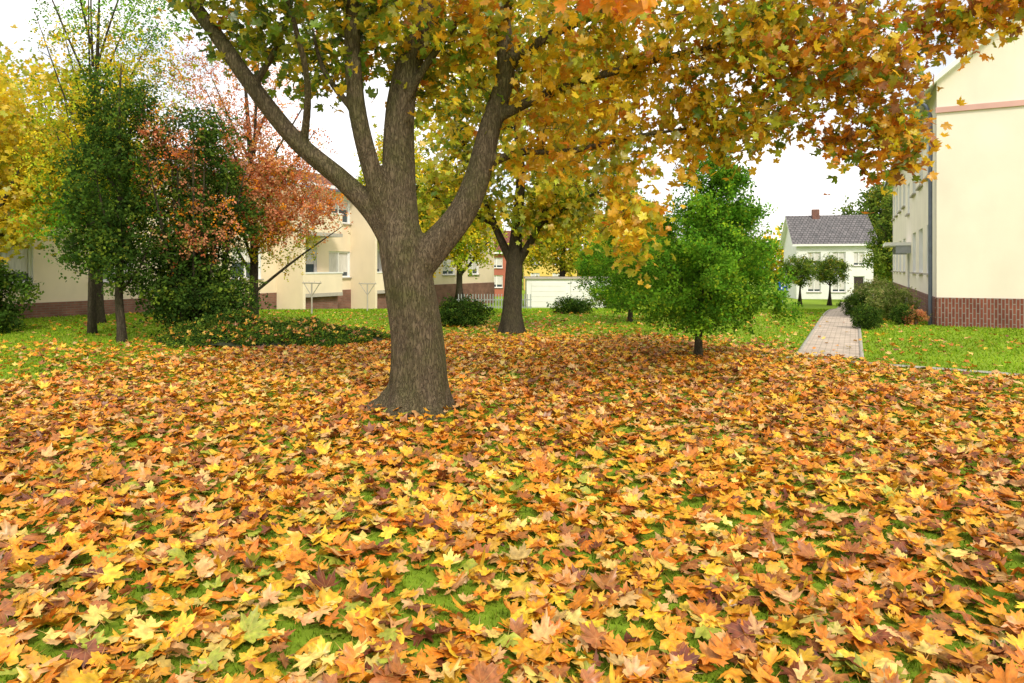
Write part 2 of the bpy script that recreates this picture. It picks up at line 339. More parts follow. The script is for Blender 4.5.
# ------------------------------------------------------------ main maple
limbs = [
 ([(-.99, 7, -.12), (-.98, 7, .03), (-.97, 7, .14), (-.96, 7, .34), (-.98, 7, .8), (-1.06, 7, 1.35), (-1.12, 7, 1.72), (-1.15, 7, 2.0)], [.49, .43, .35, .29, .262, .25, .24, .18]),
 ([(-1.1, 7, 1.55), (-1.17, 7.03, 2.3), (-1.16, 7.05, 3.1), (-1.04, 7.05, 3.65), (-.84, 7.1, 4.25), (-.62, 7.1, 5.2), (-.5, 7.2, 6.4), (-.6, 7, 7.8)], [.2, .175, .15, .13, .115, .085, .06, .025]),
 ([(-1.1, 7, 1.5), (-1.36, 6.97, 2.0), (-1.71, 6.93, 2.38), (-2.17, 6.9, 2.78), (-2.6, 6.85, 3.32), (-2.97, 6.85, 3.84), (-3.25, 6.8, 4.25), (-3.6, 6.7, 5.0), (-3.9, 6.6, 6.0)], [.14, .12, .10, .09, .082, .074, .068, .05, .02]),
 ([(-1.17, 6.98, 1.7), (-1.36, 6.88, 2.3), (-1.53, 6.8, 3.02), (-1.58, 6.75, 3.73), (-1.55, 6.7, 4.25), (-1.5, 6.6, 5.2), (-1.7, 6.5, 6.3)], [.12, .10, .088, .08, .072, .05, .02]),
 ([(-1.03, 7, 1.45), (-.78, 7.0, 1.74), (-.52, 7.05, 2.06), (-.36, 7.1, 2.42), (-.23, 7.15, 2.97), (-.07, 7.2, 3.58), (-.1, 7.25, 4.3), (0, 7.4, 5.2), (.3, 7.6, 6.3)], [.18, .16, .145, .135, .115, .10, .08, .055, .025]),
 ([(-.33, 7.1, 2.55), (.08, 7.1, 2.7), (.6, 7.0, 2.7), (1.3, 6.9, 2.84), (2.0, 6.8, 2.92)], [.055, .042, .035, .026, .014]),
 ([(-.2, 7.15, 3.05), (.34, 7.1, 3.3), (1.0, 7, 3.5), (1.93, 6.9, 3.72), (2.95, 6.7, 3.85), (3.9, 6.5, 3.8)], [.06, .05, .042, .032, .022, .01]),
 ([(-.08, 7.2, 3.6), (.5, 7.05, 3.96), (1.4, 6.9, 4.25), (2.4, 6.7, 4.5), (3.4, 6.4, 4.6), (4.3, 6.2, 4.3)], [.06, .052, .044, .034, .022, .01]),
 ([(-.1, 7.2, 4.0), (.2, 6.0, 4.7), (.4, 4.8, 4.4), (.5, 3.8, 3.5), (.48, 3.2, 2.95)], [.05, .04, .03, .015, .006]),
 ([(-1.15, 7, 3.1), (-.9, 6.9, 3.5), (-.55, 6.8, 3.95), (-.2, 6.6, 4.4)], [.05, .042, .035, .02]),
 ([(-2.1, 6.9, 2.75), (-1.98, 6.6, 3.3), (-2.05, 6.3, 3.9), (-2.2, 6.1, 4.5)], [.045, .035, .028, .018]),
 ([(-2.6, 6.85, 3.3), (-2.35, 6.9, 3.8), (-2.2, 7.0, 4.4)], [.04, .03, .018]),
 ([(-1.53, 6.8, 3.0), (-1.9, 6.9, 3.5), (-2.1, 7.1, 4.1)], [.04, .03, .018]),
]
cl = [
 ((-2.0, 7.0, 4.15), (1.2, 1.3, .65), 115, 17, .13, .08, 'green'),
 ((-2.3, 7.4, 3.75), (.6, .8, .35), 20, 14, .12, .08, 'green'),
 ((-2.9, 6.8, 4.5), (.8, .9, .5), 34, 16, .13, .08, 'green'),
 ((-.7, 7.2, 4.1), (.9, 1.2, .65), 95, 17, .13, .08, 'mix'),
 ((-.6, 7.6, 3.3), (.5, .6, .4), 18, 14, .12, .078, 'green'),
 ((.9, 7.2, 3.3), (1.0, .9, .65), 90, 18, .12, .078, 'yellow'),
 ((1.15, 6.8, 2.1), (.33, .4, .65), 32, 17, .10, .075, 'yellow'),
 ((.35, 7.2, 2.75), (.5, .5, .35), 14, 15, .11, .078, 'yellow'),
 ((1.5, 6.7, 4.0), (1.5, 1.1, .55), 125, 18, .13, .08, 'mix'),
 ((2.4, 6.8, 3.3), (.8, .8, .65), 68, 17, .12, .078, 'mix'),
 ((1.9, 6.8, 2.75), (.5, .5, .4), 22, 15, .11, .078, 'yellow'),
 ((3.1, 6.6, 3.8), (.95, .8, .55), 86, 17, .13, .078, 'brown'),
 ((3.4, 6.5, 3.05), (.55, .6, .6), 52, 16, .11, .075, 'brown'),
 ((3.7, 6.4, 2.7), (.3, .5, .55), 20, 14, .09, .075, 'brown'),
 ((4.35, 6.2, 3.95), (.5, .6, .42), 40, 17, .11, .078, 'brown'),
 ((.47, 3.05, 2.70), (.15, .22, .09), 9, 5, .05, .078, 'orange'),
 ((.6, 3.9, 3.1), (.3, .3, .15), 7, 6, .1, .08, 'brown'),
 ((0, 7, 5.9), (3.3, 3.2, 1.3), 110, 14, .22, .11, 'mix'),
 ((.2, 7, 7.4), (2.0, 2.0, 1.0), 46, 14, .2, .11, 'yellow'),
 ((3.2, 6.8, 5.0), (1.2, 1.4, .6), 34, 14, .18, .10, 'mix'),
]
tree('maple_tree', limbs, cl, leaf_template(False, True), PAL, M_bark, M_leaft, 11, remesh=.02, curl=.3, tr_sides=44)

limbs = [([(0, 15.7, -.1), (0, 15.7, .1), (0, 15.7, .5), (.03, 15.7, 1.1), (.06, 15.7, 1.7), (.1, 15.7, 2.3), (.2, 15.6, 3.6), (.1, 15.6, 5.2), (.2, 15.7, 7)], [.36, .28, .22, .20, .19, .13, .10, .08, .03]),
 ([(.05, 15.7, 1.5), (-.3, 15.7, 2.25), (-.7, 15.6, 3.2), (-1.2, 15.5, 4.6), (-1.5, 15.5, 6)], [.11, .085, .07, .05, .02]),
 ([(.05, 15.7, 1.5), (.45, 15.6, 2.15), (.9, 15.5, 3.1), (1.4, 15.4, 4.4), (1.7, 15.4, 6)], [.11, .085, .07, .05, .02]),
 ([(.7, 15.6, 2.5), (1.3, 15.3, 2.9), (2.2, 15.0, 3.3)], [.06, .045, .02]),
 ([(-.4, 15.7, 2.5), (-1.0, 15.9, 2.8), (-1.9, 16.0, 3.2)], [.06, .045, .02])]
cl = [((.2, 15.7, 5.0), (2.7, 2.4, 2.0), 200, 22, .24, .13, 'lime'), ((.4, 15.7, 7.2), (2.4, 2.2, 1.4), 80, 20, .26, .13, 'lime'),
      ((1.6, 15.4, 3.2), (1.2, 1.2, .95), 64, 20, .2, .12, 'lime'), ((-1.3, 15.7, 3.3), (1.0, 1.1, .9), 50, 18, .2, .12, 'lime'), ((.6, 15.5, 2.8), (1.1, .8, .5), 38, 14, .18, .12, 'lime')]
tree('maple_tree', limbs, cl, T_simple, PAL, M_bark2, M_leaft, 21, curl=.25)

def hornbeam(x, y, h, r, seed, skew=0., dens=1.):
    z0 = float(hgt(x, y)); L_ = [([(x, y, z0-.1), (x, y, z0+.4), (x+.03, y, z0+1), (x+skew*.5, y, z0+h*.6), (x+skew, y, z0+h*.97)], [.075, .06, .055, .035, .008])]
    rr = np.random.default_rng(seed); cl = []
    for i in range(14):
        a = i*2.4; z1 = z0+.45+i*.045*h; f = 1-(i/16)
        L_.append(([(x+skew*i/28, y, z1), (x+skew*i/20+math.cos(a)*r*.45*f, y+math.sin(a)*r*.45*f, z1+.25), (x+skew*i/20+math.cos(a)*r*.85*f, y+math.sin(a)*r*.85*f, z1+.45)], [.028, .02, .006]))
    for f, rf in [(.20, .80), (.29, 1.04), (.39, 1.06), (.50, .96), (.61, .78), (.73, .56), (.85, .33), (.95, .13)]:
        cl.append(((x+skew*f*1.2, y, z0+h*f), (r*rf*.95, r*rf*.95, h*.07), int((16+62*rf*rf)*dens), 15, .09, .078, 'horn'))
    for i in range(34):
        f = rr.uniform(.22, .9); a = rr.uniform(0, 6.28); rf = (1.06-max(0, f-.35)*1.4)*rr.uniform(.85, 1.1)
        cl.append(((x+skew*f+r*rf*math.cos(a), y+r*rf*math.sin(a), z0+h*f+rr.uniform(-.05, .1)), (.2, .2, .07), int(5*dens)+1, 13, .07, .075, 'horn'))
    return tree('hornbeam_tree', L_, cl, T_sprig, PAL, M_bark2, M_leafb, seed, tr_sides=12, minz=.40)
hornbeam(3.12, 11.4, 3.55, 1.22, 31, .25)
hornbeam(3.3, 19.0, 3.9, 1.45, 41, -.1, .8)

# ------------------------------------------------------------ left group
limbs = [([(-7.9, 13.8, -.1), (-7.9, 13.8, .3), (-7.95, 13.8, 1.0), (-7.9, 13.8, 2.2), (-7.95, 13.8, 4), (-7.9, 13.8, 5.6)], [.12, .085, .075, .06, .04, .01])]
for i in range(7):
    a = i*2.3; limbs.append(([(-7.93, 13.8, 1+i*.5), (-7.93+.45*math.cos(a), 13.8+.45*math.sin(a), 1.6+i*.5), (-7.93+.7*math.cos(a), 13.8+.7*math.sin(a), 2.4+i*.5)], [.03, .022, .008]))
cl = [((-8.05, 13.8, 1.85), (.85, .75, .8), 84, 15, .14, .10, 'dark'), ((-8.05, 13.8, 3.2), (.95, .85, 1.05), 115, 15, .14, .10, 'dark'), ((-7.95, 13.8, 4.7), (.7, .7, .8), 60, 14, .13, .095, 'dark')]
tree('cherry_laurel_tree', limbs, cl, T_sprig, PAL, M_bark2, M_leafb, 51, tr_sides=12, minz=.75)
limbs = []
rr = np.random.default_rng(5)
for i in range(11):
    a = rr.uniform(0, 6.28); x0 = -6.75+.3*math.cos(a); y0 = 14.6+.3*math.sin(a); k = rr.uniform(.4, 1.25); hh = rr.uniform(3.2, 5.2)
    limbs.append(([(x0, y0, -.05), (x0+.12*k*math.cos(a), y0+.12*math.sin(a), .8), (x0+.45*k*math.cos(a), y0+.4*k*math.sin(a), 2.2), (x0+.8*k*math.cos(a), y0+.7*k*math.sin(a), hh)], [.05, .042, .03, .008]))
cl = [((-6.8, 14.6, 1.1), (1.0, .9, .95), 140, 16, .15, .11, 'dark'), ((-6.75, 14.6, 2.5), (1.15, .9, 1.0), 140, 16, .15, .11, 'dark'), ((-6.65, 14.6, 3.9), (.9, .8, .95), 95, 15, .15, .10, 'dark'),
      ((-6.5, 14.0, 2.4), (1.0, .5, .7), 34, 13, .14, .085, 'salmon'), ((-7.1, 14.0, 4.0), (.9, .6, .9), 34, 12, .14, .085, 'salmon'), ((-6.1, 14.4, .75), (.75, .6, .5), 60, 14, .14, .10, 'dark')]
tree('evergreen_shrub', limbs, cl, T_sprig, PAL, M_bark2, M_leafb, 61, tr_sides=10)
limbs = [([(-6.2, 16.4, -.1), (-6.2, 16.4, 1), (-6.2, 16.4, 2.2), (-6.3, 16.4, 4.5), (-6.5, 16.4, 7)], [.12, .1, .09, .06, .01])]
for i in range(12):
    a = i*2.4; k = 1.25 if i < 7 else .8
    limbs.append(([(-6.2, 16.4, .9+i*.33), (-6.2+.8*k*math.cos(a), 16.4+.8*k*math.sin(a), 1.7+i*.36), (-6.2+1.7*k*math.cos(a), 16.4+1.6*k*math.sin(a), 2.5+i*.42)], [.04, .028, .008]))
cl = [((-5.7, 16.2, 3.15), (1.5, 1.1, 1.0), 230, 15, .17, .09, 'salmon'), ((-6.2, 16.4, 4.5), (1.5, 1.2, .9), 110, 12, .2, .085, 'salmon'), ((-6.9, 16.4, 6.0), (1.5, 1.2, 1.2), 90, 9, .2, .08, 'salmon'), ((-5.6, 16.6, 2.2), (1.0, .8, .5), 36, 10, .16, .085, 'lime')]
tree('copper_cherry_tree', limbs, cl, T_sprig, PAL, M_bark2, M_leafb, 71, tr_sides=10)
limbs = [([(-9.6, 15.6, -.1), (-9.6, 15.6, 1), (-9.55, 15.6, 3), (-9.5, 15.6, 5.5), (-9.4, 15.6, 8.5)], [.10, .08, .07, .05, .01])]
for i in range(16):
    a = i*2.4; limbs.append(([(-9.58, 15.6, 1.5+i*.33), (-9.58+.6*math.cos(a), 15.6+.6*math.sin(a), 2.7+i*.36), (-9.5+1.3*math.cos(a), 15.6+1.3*math.sin(a), 4.4+i*.36)], [.03, .018, .006]))
cl = [((-9.6, 15.6, 2.9), (1.5, 1.3, 1.1), 70, 12, .2, .095, 'horn'), ((-9.5, 15.6, 4.2), (1.7, 1.4, 1.3), 110, 12, .2, .095, 'lime'), ((-9.2, 15.6, 5.8), (1.8, 1.5, 1.5), 150, 11, .2, .095, 'lime'), ((-8.9, 15.6, 7.4), (1.8, 1.5, 1.1), 80, 9, .2, .095, 'horn')]
tree('birch_tree', limbs, cl, T_sprig, PAL, M_bark2, M_leafb, 81, tr_sides=10, minz=1.4)
limbs = [([(-13.0, 16.6, -.1), (-13.0, 16.6, 1), (-13.0, 16.6, 3), (-12.9, 16.6, 6)], [.2, .17, .13, .03]),
         ([(-13.0, 16.6, 1.6), (-12.4, 16.3, 2.6), (-11.6, 16.2, 4)], [.1, .07, .02]), ([(-13.0, 16.6, 2), (-14, 16.8, 3.2), (-14.6, 16.8, 5)], [.1, .07, .02]), ([(-13.0, 16.6, 2), (-13, 15.8, 3.2), (-12.6, 15.2, 4.6)], [.1, .07, .02])]
cl = [((-12.9, 16.4, 3.8), (2.0, 1.8, 1.6), 160, 18, .22, .115, 'yl'), ((-12.6, 16.4, 5.6), (2.1, 1.8, 1.3), 100, 18, .22, .115, 'yl'), ((-12.0, 16.0, 2.4), (1.0, 1.0, .7), 44, 16, .2, .11, 'yl')]
tree('maple_tree', limbs, cl, T_simple, PAL, M_bark2, M_leaft, 91)

def shrub(name, c, rad, n, key, size=.09, seed=0, lp=14, stems=7):
    x, y = c; z0 = float(hgt(x, y)); rr = np.random.default_rng(seed); L_ = []
    for i in range(stems):
        a = i*2.4; k = rr.uniform(.3, .8)
        L_.append(([(x+.06*math.cos(a), y+.06*math.sin(a), z0-.05), (x+rad[0]*k*.5*math.cos(a), y+rad[1]*k*.5*math.sin(a), z0+rad[2]*.7), (x+rad[0]*k*math.cos(a), y+rad[1]*k*math.sin(a), z0+rad[2]*1.4)], [.02, .015, .004]))
    cl = [((x, y, z0+rad[2]*.95), rad, n, lp, size*.9, size, key)]
    return tree(name, L_, cl, T_sprig, PAL, M_bark2, M_leafb, seed, tr_sides=6, minz=.03)
shrub('round_bush', (-1.28, 17.6), (.72, .6, .36), 150, 'dark', .075, 101)
shrub('evergreen_bush', (-12.2, 15.6), (1.0, .9, .95), 150, 'dark', .12, 102)
shrub('boxwood_ball', (8.65, 16.7), (.36, .36, .31), 110, 'dark', .045, 103, 16)
shrub('boxwood_ball', (10.75, 21.5), (.42, .42, .36), 110, 'dark', .045, 104, 16)
shrub('boxwood_ball', (10.3, 18.0), (.3, .3, .28), 80, 'dark', .045, 105, 16)
shrub('flowering_shrub', (10.55, 17.9), (.35, .3, .25), 40, 'salmon', .04, 106)
shrub('variegated_shrub', (10.95, 19.7), (.62, .6, .55), 150, 'pale', .07, 111)
shrub('variegated_shrub', (11.7, 22.2), (.6, .6, .6), 130, 'pale', .08, 112)
shrub('evergreen_bush', (5.4, 36), (1.6, .8, .6), 70, 'bg', .14, 107)
shrub('evergreen_bush', (2.0, 23), (.7, .5, .25), 70, 'dark', .09, 108)
shrub('evergreen_bush', (-5.75, 13.7), (.55, .45, .30), 90, 'dark', .08, 113)

# ivy ground cover mound
IC = (-4.9, 14.0)
def moundh(x, y):
    q = ((x-IC[0])/2.35)**2+((y-IC[1])/1.35)**2
    return np.clip(1-q, 0, 1)**.6*(.26+.14*nz(x, y, 2.4))*(1+.55*np.exp(-((x+5.6)/.5)**2)+.6*np.exp(-((x+6.7)/.6)**2))
e = empty('ivy_ground_cover'); rr = np.random.default_rng(9); n = 11000
ax = rr.uniform(-1.1, 1.1, n); ay = rr.uniform(-1.1, 1.1, n); q = ax**2+ay**2; k = q < (1+.16*np.sin(np.arctan2(ay, ax)*5)+.1*np.sin(np.arctan2(ay, ax)*11)); ax, ay, q = ax[k], ay[k], q[k]
X = IC[0]+ax*2.35; Yy = IC[1]+ay*1.35
P = np.stack([X, Yy, hgt(X, Yy)+moundh(X, Yy)*rr.uniform(.7, 1.15, len(X))+.03], 1)
c = pal(len(X), PAL['dark'][0]+[(.25, .32, .03)], [4, 3, 2, 1, 1.6], rr)
k = rr.integers(0, 4, len(X))
for j in range(4):
    q_ = k == j; scatter('ivy_%d' % j, T_sprig[j], P[q_], rr.normal(0, .4, (q_.sum(), 3))+[0, 0, 1], rr.uniform(.045, .085, q_.sum()), c[q_], 0, e, M_leafb, j)
n = 620; a = rr.uniform(0, 6.28, n); rd = np.sqrt(rr.random(n)); X = IC[0]+rd*np.cos(a)*2.3; Yy = IC[1]+rd*np.sin(a)*1.3
P = np.stack([X, Yy, hgt(X, Yy)+moundh(X, Yy)*1.1+.05], 1)
scatter('fallen_on_ivy', T_simple, P, rr.normal(0, .4, (n, 3))+[0, -.2, 1], rr.uniform(.05, .08, n), pal(n, [(.62, .36, .04), (.55, .24, .03), (.42, .15, .035), (.25, .1, .03)], [2, 4, 3, 2], rr), .3, e, M_leafg, 4)
ng = 24; r_ = np.linspace(0, 1, ng); th = np.linspace(0, 2*np.pi, 49)[:-1]; V = []
for r1 in r_:
    for t in th:
        x = IC[0]+2.3*r1*math.cos(t); y = IC[1]+1.3*r1*math.sin(t); V.append((x, y, float(hgt(x, y))-.01+.75*float(moundh(x, y))))
i = np.arange(ng-1)[:, None]*48; j = np.arange(48)[None]; jn = (j+1) % 48
M_soil = mat('soil', (.035, .04, .018), 1, 10, .4)
mkobj('mound', mesh_np('mound', np.array(V), np.stack([i+j, i+jn, i+48+jn, i+48+j], -1).reshape(-1, 4)), e, [M_soil])

# ------------------------------------------------------------ ground
xs = np.concatenate([[-400, -250, -150, -90, -60], np.arange(-40, -10, 1.), np.arange(-10, 12, .35), np.arange(12, 41, 1.), [60, 90, 150, 250, 400]])
ys = np.concatenate([[-60, -30, -15, -6, -3], np.arange(-1, 14, .35), np.arange(14, 72, 1.), [80, 100, 150, 250, 400, 600]])
XX, YY = np.meshgrid(xs, ys); V = np.stack([XX, YY, hgt(XX, YY)], -1).reshape(-1, 3); nx = len(xs)
i = np.arange(len(ys)-1)[:, None]*nx; j = np.arange(nx-1)[None]
ground = mkobj('ground', mesh_np('ground', V, np.stack([i+j, i+j+1, i+nx+j+1, i+nx+j], -1).reshape(-1, 4)), None, [M_ground])

U = np.array([.448, .894, 0]); U /= np.linalg.norm(U); W = np.array([U[1], -U[0], 0]); UP = np.array([0, 0, 1.])
def strip(name, p0, d, length, width, off, material, parent=None, thick=None, step=.5):
    d = np.array([d[0], d[1], 0.]); d /= np.linalg.norm(d); s = np.array([d[1], -d[0], 0]); n = int(length/step)+1
    V = []; uv = []
    for k in range(n+1):
        t = length*k/n
        for q in np.linspace(-width/2, width/2, 3):
            p = np.array([p0[0], p0[1], 0])+d*t+s*q; V.append((p[0], p[1], float(hgt(p[0], p[1]))+off)); uv.append((q, t))
    F = [(3*k+j, 3*k+j+1, 3*k+j+4, 3*k+j+3) for k in range(n) for j in range(2)]
    me = mesh_np(name, np.array(V), np.array(F)); ul = me.uv_layers.new(name='UVMap'); li = np.zeros(len(me.loops), np.int32); me.loops.foreach_get('vertex_index', li)
    ul.data.foreach_set('uv', np.array(uv, np.float32)[li].ravel())
    o = mkobj(name, me, parent, [material])
    if thick:
        md = o.modifiers.new('s', 'SOLIDIFY'); md.thickness = thick; md.offset = -1
    return o
pe = empty('paved_path')
PC = np.array([5.32, 11.45])
strip('pavers', PC, U, 44, .92, .016, M_pave, pe)
for sg in (-1, 1): strip('edging_%d' % sg, PC+W[:2]*sg*.49, U, 44, .06, .03, M_kerb, pe, .05)
pe2 = empty('stepping_path')
dd = np.array([.80, -.60]); 
for k in range(10): strip('slab_%d' % k, (3.3+dd[0]*k*.52, 12.38+dd[1]*k*.52), dd, .48, .24, .012, M_kerb, pe2)
def off_path(x, y):
    q = np.stack([x-PC[0], y-PC[1]], -1); a = q@U[:2]; b = np.abs(q@W[:2]); p1 = (a > -.02) & (a < 44) & (b < .52)
    q = np.stack([x-3.3, y-12.38], -1); a = q@dd; b = np.abs(q@np.array([dd[1], -dd[0]])); p2 = (a > 0) & (a < 5.2) & (b < .08)
    return ~(p1 | p2)

# ------------------------------------------------------------ fallen leaves
GC = [(.88, .52, .035), (.84, .38, .025), (.76, .25, .022), (.76, .44, .16), (.42, .15, .04), (.24, .07, .03), (.84, .62, .15)]
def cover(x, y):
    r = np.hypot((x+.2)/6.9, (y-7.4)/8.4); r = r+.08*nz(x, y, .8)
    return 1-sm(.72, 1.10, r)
def carpet(seed, ymin, ymax, T, dens, name, parent, smin, smax):
    rr = np.random.default_rng(seed); x0, x1 = -13, 11; n = int(dens*1.15*(x1-x0)*(ymax-ymin))
    x = rr.uniform(x0, x1, n); y = rr.uniform(ymin, ymax, n)
    d = cover(x, y)
    d = d*(.90+.28*nz(x, y, 1.5, 1)); d = np.maximum(d, .03*(1+nz(x, y, .7, 2)))
    d = np.maximum(d, .2*np.exp(-((x)/3.2)**2-((y-16)/2.6)**2)); d = np.maximum(d, .32*np.exp(-((x+6.5)/3.4)**2-((y-12.)/1.8)**2)); d = np.maximum(d, .36*np.exp(-((x-3.4)/2.)**2-((y-12.6)/2)**2))
    onp = ~off_path(x, y); d = np.where(onp, d*.16, d)
    rt = np.hypot(x+.97, y-7)
    k = (rr.random(n) < d/1.15) & (np.abs(x) < .85*y+2.2) & (rt > .34)
    x, y = x[k], y[k]; n = len(x); onp = onp[k]; rt = rt[k]
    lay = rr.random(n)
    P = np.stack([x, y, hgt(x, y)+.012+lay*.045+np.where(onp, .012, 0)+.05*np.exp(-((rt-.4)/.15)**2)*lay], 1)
    tilt = np.where(rr.random(n) < .25, .5, .22)
    Nn = np.stack([rr.normal(0, 1, n)*tilt, rr.normal(0, 1, n)*tilt, np.ones(n)], 1)
    pn = nz(x, y, .55, 3)
    col = pal(n, GC, [3.2, 3.8, 3.4, 1.8, 1.5, .7, 1.4], rr, .2)
    col2 = pal(n, GC, [1.4, 2.8, 4.0, 2.4, 2.9, 1.2, .6], rr, .2)
    u = rr.random(n) < sm(-.5, .7, pn+.3*sm(3.5, 8, y)); col = np.where(u[:, None], col2, col)
    col = np.where((rr.random(n) < .025)[:, None], np.array([.40, .44, .05]), col)
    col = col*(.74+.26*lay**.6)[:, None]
    S = rr.uniform(smin, smax, n)*rr.choice([1, 1, .72], n)
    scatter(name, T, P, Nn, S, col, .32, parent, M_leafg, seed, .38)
    return n
fl = empty('fallen_leaves')
carpet(201, 1.2, 5.5, T_full, 345, 'leaves_close', fl, .052, .094)
carpet(202, 5.5, 9.0, leaf_template(True, False), 335, 'leaves_mid', fl, .052, .09)
carpet(203, 9.0, 24, T_simple, 290, 'leaves_distant', fl, .054, .088)

# ------------------------------------------------------------ grass blades
rr = np.random.default_rng(77); n = 210000
y = (rr.uniform(1.3**.25, 32**.25, n))**4; x = rr.uniform(-1, 1, n)*(.85*y+1.8)
k = off_path(x, y) & (np.hypot(x+.97, y-7) > .3)
bl = np.stack([x+13.6, y-22], -1)@W[:2] > .05; br = (np.stack([x-10.98, y-17.65], -1)@W[:2] < -.05) | (np.stack([x-10.98, y-17.65], -1)@U[:2] < -.05)
k &= bl & br; x, y = x[k], y[k]; n = len(x)
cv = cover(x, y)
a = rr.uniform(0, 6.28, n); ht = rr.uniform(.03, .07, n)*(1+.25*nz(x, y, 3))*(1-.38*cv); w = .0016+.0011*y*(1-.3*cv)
P0 = np.stack([x, y, hgt(x, y)-.005], 1); d = np.stack([np.cos(a), np.sin(a), np.zeros(n)], 1)
l = rr.normal(0, .5, (n, 2))*ht[:, None]
tip = P0+np.stack([l[:, 0], l[:, 1], ht], 1)
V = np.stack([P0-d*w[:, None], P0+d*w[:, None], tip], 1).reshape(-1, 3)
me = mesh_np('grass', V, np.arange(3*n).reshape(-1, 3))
c = pal(n, [(.25, .42, .025), (.34, .50, .03), (.17, .31, .018), (.44, .52, .07)], [4, 4, 2, .8], rr, .2)*((1+.2*nz(x, y, .6, 5))*(1-.38*cv))[:, None]  # blades within leaf cover darker: shade and wet put into their colour
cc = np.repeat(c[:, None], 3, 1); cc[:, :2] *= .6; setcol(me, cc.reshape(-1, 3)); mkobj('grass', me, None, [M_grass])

# ------------------------------------------------------------ building parts
class MB:
    def __init__(s): s.v = []; s.f = []; s.uv = []
    def quad(s, pts, uv=None):
        k = len(s.v); s.v += [tuple(p) for p in pts]; s.f.append(tuple(range(k, k+len(pts))))
        if uv is None:
            p = np.array(pts, float); e1 = p[1]-p[0]; l = np.linalg.norm(e1); e1 = e1/l; nn = np.cross(p[1]-p[0], p[2]-p[0]); nn /= np.linalg.norm(nn)+1e-9; e2 = np.cross(nn, e1)
            uv = [((q-p[0])@e1, (q-p[0])@e2) for q in p]
        s.uv += uv
    def box(s, o, a, b, c):
        o, a, b, c = [np.array(q, float) for q in (o, a, b, c)]
        if np.dot(np.cross(a, b), c) < 0: a, b = b, a
        s.quad([o, o+b, o+a+b, o+a]); s.quad([o+c, o+a+c, o+a+b+c, o+b+c]); s.quad([o, o+a, o+a+c, o+c]); s.quad([o+b, o+b+c, o+a+b+c, o+a+b]); s.quad([o, o+c, o+b+c, o+b]); s.quad([o+a, o+a+b, o+a+b+c, o+a+c])
    def build(s, name, parent, material):
        if not s.f: return
        me = bpy.data.meshes.new(name); me.from_pydata(s.v, [], s.f); ul = me.uv_layers.new(name='UVMap')
        ul.data.foreach_set('uv', np.array(s.uv, np.float32).ravel()); me.update(); return mkobj(name, me, parent, [material])
class Bld:
    def __init__(s, name):
        s.e = empty(name); s.m = {}
    def g(s, key, material):
        if key not in s.m: s.m[key] = (MB(), material)
        return s.m[key][0]
    def done(s):
        for k, (mb, mt) in s.m.items(): mb.build(k, s.e, mt)
    def wall(s, o, a, n, L_, z0, z1, ops, wallm, plinth=None, plm=None):
        o = np.array(o, float); pt = lambda q, z, d=0: o+a*q+UP*z+n*d
        w = s.g('walls', wallm)
        ss = sorted(set([0, L_]+[v for op in ops for v in (op[0], op[2])])); zz = sorted(set([z0, z1]+[v for op in ops for v in (op[1], op[3])]))
        for i in range(len(ss)-1):
            for j in range(len(zz)-1):
                cs, cz = (ss[i]+ss[i+1])/2, (zz[j]+zz[j+1])/2
                if any(q[0] < cs < q[2] and q[1] < cz < q[3] for q in ops): continue
                w.quad([pt(ss[i], zz[j]), pt(ss[i+1], zz[j]), pt(ss[i+1], zz[j+1]), pt(ss[i], zz[j+1])])
        R_ = .14
        for (a0, b0, a1, b1, kind) in ops:
            rv = s.g('reveals', M_white)
            for p, q in [((a0, b0), (a1, b0)), ((a1, b0), (a1, b1)), ((a1, b1), (a0, b1)), ((a0, b1), (a0, b0))]:
                rv.quad([pt(*p), pt(*q), pt(q[0], q[1], -R_), pt(p[0], p[1], -R_)])
            gl = s.g('glass', M_glass) if kind != 'door' else s.g('door', M_dark)
            gl.quad([pt(a0, b0, -R_), pt(a1, b0, -R_), pt(a1, b1, -R_), pt(a0, b1, -R_)])
            fr = s.g('window_frames', M_white); t = .07
            def bar(x0, y0, x1, y1): fr.box(pt(x0, y0, -R_+.005), a*(x1-x0), UP*(y1-y0), n*.05)
            bar(a0, b0, a1, b0+t); bar(a0, b1-t, a1, b1); bar(a0, b0+t, a0+t, b1-t); bar(a1-t, b0+t, a1, b1-t)
            if kind == 'w2': bar((a0+a1)/2-.04, b0+t, (a0+a1)/2+.04, b1-t)
            if kind != 'door':
                s.g('sills', M_stone).box(pt(a0-.06, b0-.05, .002), a*(a1-a0+.12), UP*.05, n*.1)
                cu = s.g('curtains', M_curt); dr = .35+.4*abs(math.sin(a0*3.1+b0*1.7))
                cu.quad([pt(a0+t, b1-t-(b1-b0)*dr, -R_+.003), pt(a1-t, b1-t-(b1-b0)*dr, -R_+.003), pt(a1-t, b1-t, -R_+.003), pt(a0+t, b1-t, -R_+.003)])
        if plinth:
            s.g('plinth', plm).box(pt(0, z0, .002), a*L_, UP*(plinth-z0), n*.035)
    def gable_roof(s, o, a, n, L_, D, z, pitch, roofm, over=.45, th=.14):
        o = np.array(o, float); b = -n; rise = D/2*math.tan(pitch); rf = s.g('roof', roofm)
        for sg in (0, 1):
            e0 = o+b*(D*sg)+(b if sg else -b)*over+UP*(z-over*math.tan(pitch)); rd = o+b*D/2+UP*(z+rise)
            p = [e0-a*over, e0+a*(L_+over), rd+a*(L_+over), rd-a*over]
            if sg: p = [p[1], p[0], p[3], p[2]]
            up = [q+UP*th for q in p]; rf.quad(up)
            s.g('eaves', M_white).quad(p[::-1])
            for k in range(4): s.g('fascia', M_white).quad([p[k], p[(k+1) % 4], up[(k+1) % 4], up[k]])

